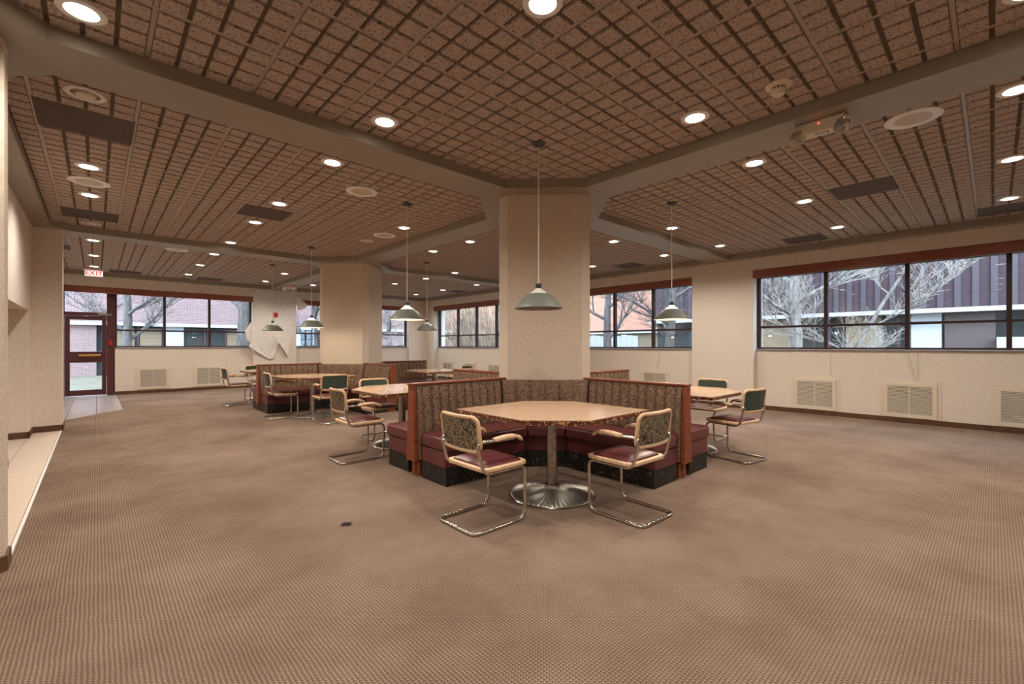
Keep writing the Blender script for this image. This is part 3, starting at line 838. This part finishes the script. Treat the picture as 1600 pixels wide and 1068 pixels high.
# pendant lamps
def make_pendant(label, loc, lit):
    t = thing('pendant_lamp', label, 'lamp', loc, 0, 'conical pendant lamps over the tables')
    top = HC-loc[2] if False else HC
    MB().lathe([(.0,0),(.07,0),(.07,-.012),(.045,-.035),(.012,-.045),(.0,-.045)], 24, (0,0,HC)).build('canopy', M['iron'], t, smooth=True)
    MB().tube([(0,0,HC-.04),(0,0,1.86)], .0055, 6).build('cord', M['cable'], t)
    MB().lathe([(.0,1.870),(.027,1.868),(.028,1.826),(.026,1.822),(.0,1.822)], 20).build('socket_cap', M['iron'], t, smooth=True)
    MB().lathe([(.028,1.824),(.045,1.806),(.095,1.770),(.093,1.768),(.042,1.802),(.026,1.82)], 32, close=True).build('glass_collar', M['frostlit' if lit else 'frost'], t, smooth=True)
    MB().lathe([(.090,1.775),(.12,1.760),(.155,1.730),(.19,1.690),(.218,1.655),(.226,1.645),(.226,1.638),(.222,1.638),(.214,1.650),(.186,1.684),(.15,1.724),(.116,1.754),(.088,1.768)], 48, close=True).build('shade', M['shade'], t, smooth=True)
    b = MB().lathe([(.0,1.675),(.03,1.685),(.045,1.715),(.03,1.75),(.02,1.80),(.0,1.81)], 20).build('bulb', M['bulb'] if lit else M['white'], t, smooth=True)
    if lit:
        d = bpy.data.lights.new('pendant_bulb', 'POINT'); d.energy = PEND_W; d.color = (1,.86,.66); d.shadow_soft_size = .05
        o = bpy.data.objects.new('pendant_bulb', d); COL.objects.link(o); o.location = (loc[0],loc[1],1.66)
    return t
G6 = 'conical pendant lamps over the tables'
pd = make_pendant('unlit grey green pendant lamp hanging over the nearest table', (2.99,2.857,0), False)
dup(pd, (2.98,11.33,0), 0, 'small unlit grey pendant lamp in front of the torn wallpaper', G6)
dup(pd, (5.45,8.68,0), 0, 'small unlit grey pendant lamp hanging before the far corner', G6)
pl = make_pendant('lit pendant lamp hanging over the table left of the nearest booth', (3.0,5.26,0), True)
for x, y, lab in ((5.52,2.867,'lit pendant lamp hanging over the right side table before the window'),
                  (3.0,8.83,'lit pendant lamp hanging over the farther left booth table')):
    dup(pl, (x,y,0), 0, lab, G6)
    d = bpy.data.lights.new('pendant_bulb', 'POINT'); d.energy = PEND_W; d.color = (1,.86,.66); d.shadow_soft_size = .05
    o = bpy.data.objects.new('pendant_bulb', d); COL.objects.link(o); o.location = (x,y,1.66)

# ------------------------------------------------------------------ wall vents (local: plate in the y-z plane, facing -x)
def make_vent(label, loc, rz, wd=.68, ht=.58):
    t = thing('wall_vent', label, 'vent', loc, rz, 'cream return air vents below the windows')
    hw = wd/2; fw = .06
    MB().box(-.008,0,-hw-.05,hw+.05,-.03,ht+.045).build('back_plate', M['cream'], t, bevel=.003)
    mb = MB(); mb.box(-.024,-.006,-hw,hw,0,fw); mb.box(-.024,-.006,-hw,hw,ht-fw,ht); mb.box(-.024,-.006,-hw,-hw+fw,fw,ht-fw); mb.box(-.024,-.006,hw-fw,hw,fw,ht-fw)
    mb.build('vent_frame', M['cream'], t, bevel=.003)
    MB().box(-.0095,-.008,-hw+fw,hw-fw,fw,ht-fw).build('dark_backing', M['black'], t)
    MB().box(-.023,-.008,-.008,.008,fw,ht-fw).build('centre_bar', M['cream'], t)
    mb = MB(); n = 20; p = (ht-2*fw)/n
    for i in range(n):
        z = fw+i*p
        for y0, y1 in ((-hw+fw,-.008),(.008,hw-fw)):
            mb.add([(-.010,y0,z+p*.85),(-.010,y1,z+p*.85),(-.021,y1,z+p*.25),(-.021,y0,z+p*.25),(-.010,y0,z+p*.70),(-.010,y1,z+p*.70),(-.021,y1,z+p*.10),(-.021,y0,z+p*.10)],
                   [(0,1,2,3),(7,6,5,4),(3,2,6,7),(0,3,7,4),(1,0,4,5),(2,1,5,6)])
    mb.build('louvers', M['louver'], t, kind='stuff')
    return t
G7 = 'cream return air vents below the windows'
v0 = make_vent('cream louvered wall vent under the right window, closest to the wide pier', (XL,2.30,.09), 0)
for y, lab in ((.955,'cream louvered wall vent under the right window, middle one in view'),
               (-.36,'cream louvered wall vent cut by the right edge of the photo'),
               (5.60,'cream louvered wall vent behind the right booth under the middle window'),
               (6.95,'cream louvered wall vent under the middle window, hidden beside the column'),
               (14.35,'pale wall vent under the far right window, nearest the room corner'),
               (12.95,'pale wall vent under the far right window, second from the corner'),
               (11.60,'pale wall vent under the far right window, beside the nearest column edge')):
    dup(v0, (XL,y,.09), 0, lab, G7)
for x, lab in ((1.15,'cream louvered wall vent right of the glass door'),
               (2.43,'cream louvered wall vent on the back wall behind the farthest left chair')):
    dup(v0, (x,YL,.11), PI/2, lab, G7)

# ------------------------------------------------------------------ small wall things
tag(MB().box(4.13,4.25,YU-.05,YU-.001,2.20,2.34).build('fire_alarm', M['red'], bevel=.008), 'red fire alarm on the pier behind the torn wallpaper pendant', 'alarm')
# torn wallcovering sheet hanging off the pier
sh = [(3.557,3.02),(5.20,3.05),(4.92,2.80),(4.80,2.60),(4.79,2.12),(4.62,1.30),(4.53,.95),(4.40,1.22),(4.27,1.40),(4.12,.90),(3.98,.87),(3.62,1.12),(3.42,1.28),(3.50,1.55),(3.56,2.0)]
mb = MB(); n = len(sh)
def off(x, z): return .012+.10*max(0, (1.75-z))**1.3*(.6+.4*math.sin(x*9))+ (.16*max(0, 3.62-x) if z < 2 else 0)
vv = [(x, YU-off(x,z), z) for x, z in sh]+[(x, YU-off(x,z)+.006, z) for x, z in sh]
mb.add(vv, [tuple(range(n)), tuple(range(2*n-1,n-1,-1))]+[(i,n+i,n+(i+1)%n,(i+1)%n) for i in range(n)])
me_o = mb.build('wallpaper_sheet', M['paper'])
tag(me_o, 'torn wallpaper sheet peeling off the pier between the back windows', 'wallpaper')
mb = MB(); mb.add([(4.02,YU-.10,1.62),(4.16,YU-.16,1.52),(4.56,YU-.09,.92),(4.50,YU-.08,1.05),(4.30,YU-.10,1.42)], [(0,1,2,3,4)])
o = mb.build('torn_flap', M['paper'], me_o); o.modifiers.new('Solidify', 'SOLIDIFY').thickness = .006
mb = MB(); mb.add([(4.78,YU-.03,2.95),(5.12,YU-.20,2.62),(5.02,YU-.18,2.50),(4.84,YU-.06,2.44)], [(0,1,2,3)])
o = mb.build('torn_flap', M['paper'], me_o); o.modifiers.new('Solidify', 'SOLIDIFY').thickness = .006
mb = MB(); mb.add([(3.52,YU-.03,2.05),(3.30,YU-.14,1.75),(3.36,YU-.15,1.45),(3.52,YU-.04,1.35)], [(0,1,2,3)])
o = mb.build('torn_flap', M['wall'], me_o); o.modifiers.new('Solidify', 'SOLIDIFY').thickness = .006
# junction box and loose cables
tag(MB().box(XU-.03,XU,6.60,6.88,2.93,3.05).build('junction_box', M['wall'], bevel=.01), 'cream box high on the wall above the middle window', 'box')
def cable(lab, pts, r=.006):
    tag(MB().tube(pts, r, 6).build('cable', M['cable'], smooth=True), lab, 'cable', 'loose cables on the right wall')
cable('white cable hanging straight down to the vent nearest the wide pier', [(XL-.008,2.05,1.20),(XL-.008,2.06,.95),(XL-.008,2.05,.74)])
cable('slanting white cable above the middle right vent', [(XL-.03,.99,1.20),(XL-.03,.93,.98),(XL-.012,.86,.71)])
cable('short upright white cable just beside the slanting one', [(XL-.010,.86,1.20),(XL-.010,.85,.98),(XL-.010,.85,.72)])
cable('white cable hanging below the middle window behind the right booth', [(XL-.008,5.45,1.20),(XL-.008,5.50,.95),(XL-.008,5.56,.72)])
cable('thin cable hanging below the ceiling trim beside the middle window', [(XU-.01,4.60,3.06),(XU-.03,4.62,2.98),(XU-.01,4.63,2.83)], .004)

# ------------------------------------------------------------------ outside
g = MB().box(-30,45,YG+.25,60,-.3,-.05); g.box(10.32,45,-30,YG+.25,-.3,-.05)
struct(g.build('ground', M['ground']))
# building opposite the right-hand window
X0 = 20.0
bd = thing('building', 'dark red clad building beyond the right window with a pale ledge', 'building', (X0,-3,0))
def P_(nm, m_, y0, y1, z0, z1, d=0, th=.3, root=None, xo=0):
    return MB().box(d,d+th,y0,y1,z0,z1).build(nm, m_, root or bd)
P_('upper_wall', M['brickdark'], -16, 14.4, 2.5, 9.0, .2, .5)
for i in range(75): P_('cladding_rib', M['slatdark'], -15.9+.4*i, -15.75+.4*i, 2.52, 8.9, .14, .07)
P_('ledge', M['stone'], -16, 14.5, 2.36, 2.5, -.15, .8)
P_('lower_wall', M['darkglass'], -16, 14.4, -.1, 2.4, .5, .2)
segs = [(9.2,10,'bricktan'),(7.3,8.3,'slatbrown'),(5.7,6.7,'bricktan'),(4.15,4.9,'stone'),(2.95,4.1,'slatbrown'),(1.2,2.2,'bricktan'),(-.4,.9,'darkglass'),(-4.2,-3.0,'stone')]
for a, b, k_ in [(5.7,6.7,'bricktan'),(8.2,9.6,'bricktan'),(4.15,4.9,'stone'),(2.95,4.08,'slatbrown'),(-.4,2.0,'bricktan'),(-3.5,-1.2,'slatbrown'),(-8,-6,'bricktan')]:
    P_('wall_panel', M[k_], a, b, -.1, 2.36, .25, .25)
P_('low_wall', M['stone'], .6, 2.93, -.1, 1.55, -.1, .3)
for y in (5.2, 7.2, 7.7): P_('window_post', M['frame'], y, y+.08, -.1, 2.36, .42, .1)
# sunlit brick building behind the trees of the middle window
b2 = thing('building', 'sunlit orange brick building behind the trees of the middle window', 'building', (26,20,0))
for nm, m_, y0, y1, z0, z1, d in (('upper_wall','bricksun',-6,22,2.3,9,0),('ledge','stone',-6,22,2.1,2.3,-.15),('lower_wall','bricktan',-6,22,-.1,2.1,.1)):
    MB().box(d,d+.5,y0,y1,z0,z1).build(nm, M[m_], b2)
for y in (-4,-1,2,5,8): MB().box(-.02,.12,y,y+1.2,.4,1.9).build('window', M['darkglass'], b2)
fn = thing('fence', 'pale board fence low behind the middle window', 'fence', (18.5,13.5,0))
for i in range(22): MB().box(0,.04,-2.2+.3*i,-2.2+.285+.3*i,-.05,1.75+.03*((i*7)%3)).build('board', M['stone'], fn)
# brick building opposite the back windows
b3 = thing('building', 'pink brick building opposite the glass door and back window', 'building', (3,27,0))
MB().box(-16,16,0,.5,2.35,9).build('upper_wall', M['brickpink'], b3)
MB().box(-16,16,-.1,.5,2.2,2.35).build('ledge', M['stone'], b3)
MB().box(-16,16,.3,.5,-.1,2.2).build('lower_wall', M['darkglass'], b3)
for x0, x1, k_ in ((-14,-6,'brickpink'),(-4.6,-3.0,'brickpink'),(-.6,.15,'stone'),(4.6,5.6,'stone'),(9,16,'brickpink')): MB().box(x0,x1,.1,.4,-.1,2.2).build('wall_panel', M[k_], b3)
for x in (-2.5,-1.6,1.0,1.9,2.8,3.7,6.4,7.2): MB().box(x,x+.07,.22,.32,-.1,2.2).build('window_post', M['frame'], b3)
for x0, x1 in ((-3,-.6),(.15,4.6),(5.6,9)): MB().box(x0,x1,.22,.32,1.0,1.06).build('window_bar', M['frame'], b3)
for x0, x1 in ((-2.4,-1.7),(-1.5,-.7),(2.0,2.7),(2.9,3.6)): MB().box(x0,x1,.26,.31,1.1,2.1).build('blind', M['bricktan'], b3)

# bare trees
def tree(name, label, cat, loc, h, r, seed, bark, lean=(0,0), spread=1.0, first=.25, nlimb=7, group=None, cut=None):
    rnd = random.Random(seed)
    t = thing(name, label, cat, loc, 0, group)
    pts = []; rad = []
    for i in range(9):
        f = i/8; pts.append((lean[0]*f+rnd.uniform(-.05,.05)*f*h*.3, lean[1]*f+rnd.uniform(-.05,.05)*f*h*.3, -.1+f*h)); rad.append(r*(1.15-f) if i else r*1.35)
    MB().tube(pts, rad, 9).build('trunk', M[bark], t, smooth=True)
    tw = MB()
    def grow(p, d, L, rr, lev):
        n = 5; P = [Vector(p)]; dd = Vector(d)
        for i in range(n):
            dd = (dd+Vector((rnd.uniform(-1,1),rnd.uniform(-1,1),rnd.uniform(-.5,.75)))*.22).normalized(); P.append(P[-1]+dd*L/n)
        R = [max(rr*(1-.75*i/n), .004) for i in range(n+1)]
        if lev == 0: MB().tube(P, R, 6).build('branch', M[bark], t, smooth=True)
        else: tw.tube(P, R, 4 if lev > 1 else 5, caps=False)
        if lev < 3:
            for i in range(1, n+1):
                for _ in range(2 if lev < 2 else 1):
                    if rnd.random() < .9:
                        nd = (dd*.75+Vector((rnd.uniform(-1,1),rnd.uniform(-1,1),rnd.uniform(-.35,.8)))*.8).normalized()
                        grow(P[i], nd, L*rnd.uniform(.38,.62), R[i]*.6, lev+1)
    for k_ in range(nlimb):
        f = first+(1-first)*(k_+rnd.random()*.6)/nlimb; f = min(f, .98)
        i = f*8; a = int(min(i, 7)); u = i-a
        p = Vector(pts[a])*(1-u)+Vector(pts[a+1])*u
        ang = k_*2.4+rnd.uniform(-.4,.4)
        d = Vector((math.cos(ang)*spread, math.sin(ang)*spread, rnd.uniform(.25,.8))).normalized()
        grow(p, d, h*rnd.uniform(.34,.5), r*.42*(1.1-f*.6), 0)
    tw.build('twigs', M['twig'] if bark == 'bark' else M['bark2'], t, kind='stuff')
    return t
tree('bare_tree', 'pale barked bare tree at the left side of the right window', 'tree', (13.6,3.58,0), 6.5, .17, 3, 'bark', (.2,.1), 1.1, .2, 9)
tree('bare_tree', 'pale bare tree whose branches cross the right window', 'tree', (14.6,3.1,0), 5.0, .06, 11, 'bark', (.4,-2.4), 1.3, .1, 7)
tree('bare_tree', 'dark bare tree left of centre in the middle window', 'tree', (13.4,9.4,0), 6.5, .16, 5, 'bark2', (.2,.1), 1.0, .22, 8)
tree('bare_tree', 'bare tree behind the lit pendant in the middle window', 'tree', (13.0,6.9,0), 6.5, .15, 8, 'bark2', (.1,-.3), 1.0, .2, 8)
tree('bare_tree', 'bare tree right beside the glass door outside', 'tree', (.75,19.5,0), 6.0, .15, 21, 'bark2', (.0,.2), 1.1, .2, 9)
tree('bare_tree', 'thick trunked tree outside before the torn wallpaper edge', 'tree', (4.0,19.0,0), 7.0, .26, 23, 'bark2', (.1,.1), 1.0, .25, 7)
tree('bare_tree', 'bare tree outside behind the lit far pendant', 'tree', (6.6,19.2,0), 6.0, .14, 29, 'bark2', (.2,.2), 1.1, .2, 9)
tree('bare_tree', 'pale bare tree outside the window beside the farther column', 'tree', (10.4,20.0,0), 6.0, .14, 31, 'bark', (.2,.2), 1.1, .15, 9)
def shrub(label, loc, h, seed, n=150, w=1.0):
    rnd = random.Random(seed); t = thing('bare_shrub', label, 'shrub', loc, 0, 'dense bare shrubs outside the far window')
    tw = MB()
    for k_ in range(n):
        a = rnd.uniform(0, 2*PI); s = rnd.uniform(0,.4)*w; P = [Vector((s*math.cos(a), s*math.sin(a), -.05))]
        d = Vector((math.cos(a)*rnd.uniform(.05,.5)*w, math.sin(a)*rnd.uniform(.05,.5)*w, 1)).normalized(); L = h*rnd.uniform(.6,1.05)
        for i in range(5):
            d = (d+Vector((rnd.uniform(-1,1),rnd.uniform(-1,1),.2))*.24).normalized(); P.append(P[-1]+d*L/5)
            if i > 0:
                for _ in range(2):
                    e = (d+Vector((rnd.uniform(-1,1),rnd.uniform(-1,1),rnd.uniform(0,.6)))*.55).normalized(); l = L*rnd.uniform(.12,.3)
                    tw.tube([P[-1], P[-1]+e*l*.5, P[-1]+e*l+Vector((0,0,l*.15))], [.007,.005,.003], 3, caps=False)
        tw.tube(P, [.016,.014,.012,.009,.006,.003], 4, caps=False)
    tw.build('stems', M['shrubtwig'], t, kind='stuff')
    MB().lathe([(.0,-.05),(.30*w,-.05),(.22*w,.05),(.0,.08)], 10).build('root_mound', M['ground'], t, smooth=True)
for i, (x, y, lab) in enumerate(((12.6,18.3,'first'),(13.3,16.6,'second'),(12.9,15.0,'third'),(14.2,19.8,'fourth'),(14.6,17.8,'fifth'),(14.4,14.2,'sixth'))):
    shrub('dense bare tan shrub outside the far window, %s from the room corner' % lab, (x,y,0), 4.2, 40+i, 62, 1.7)
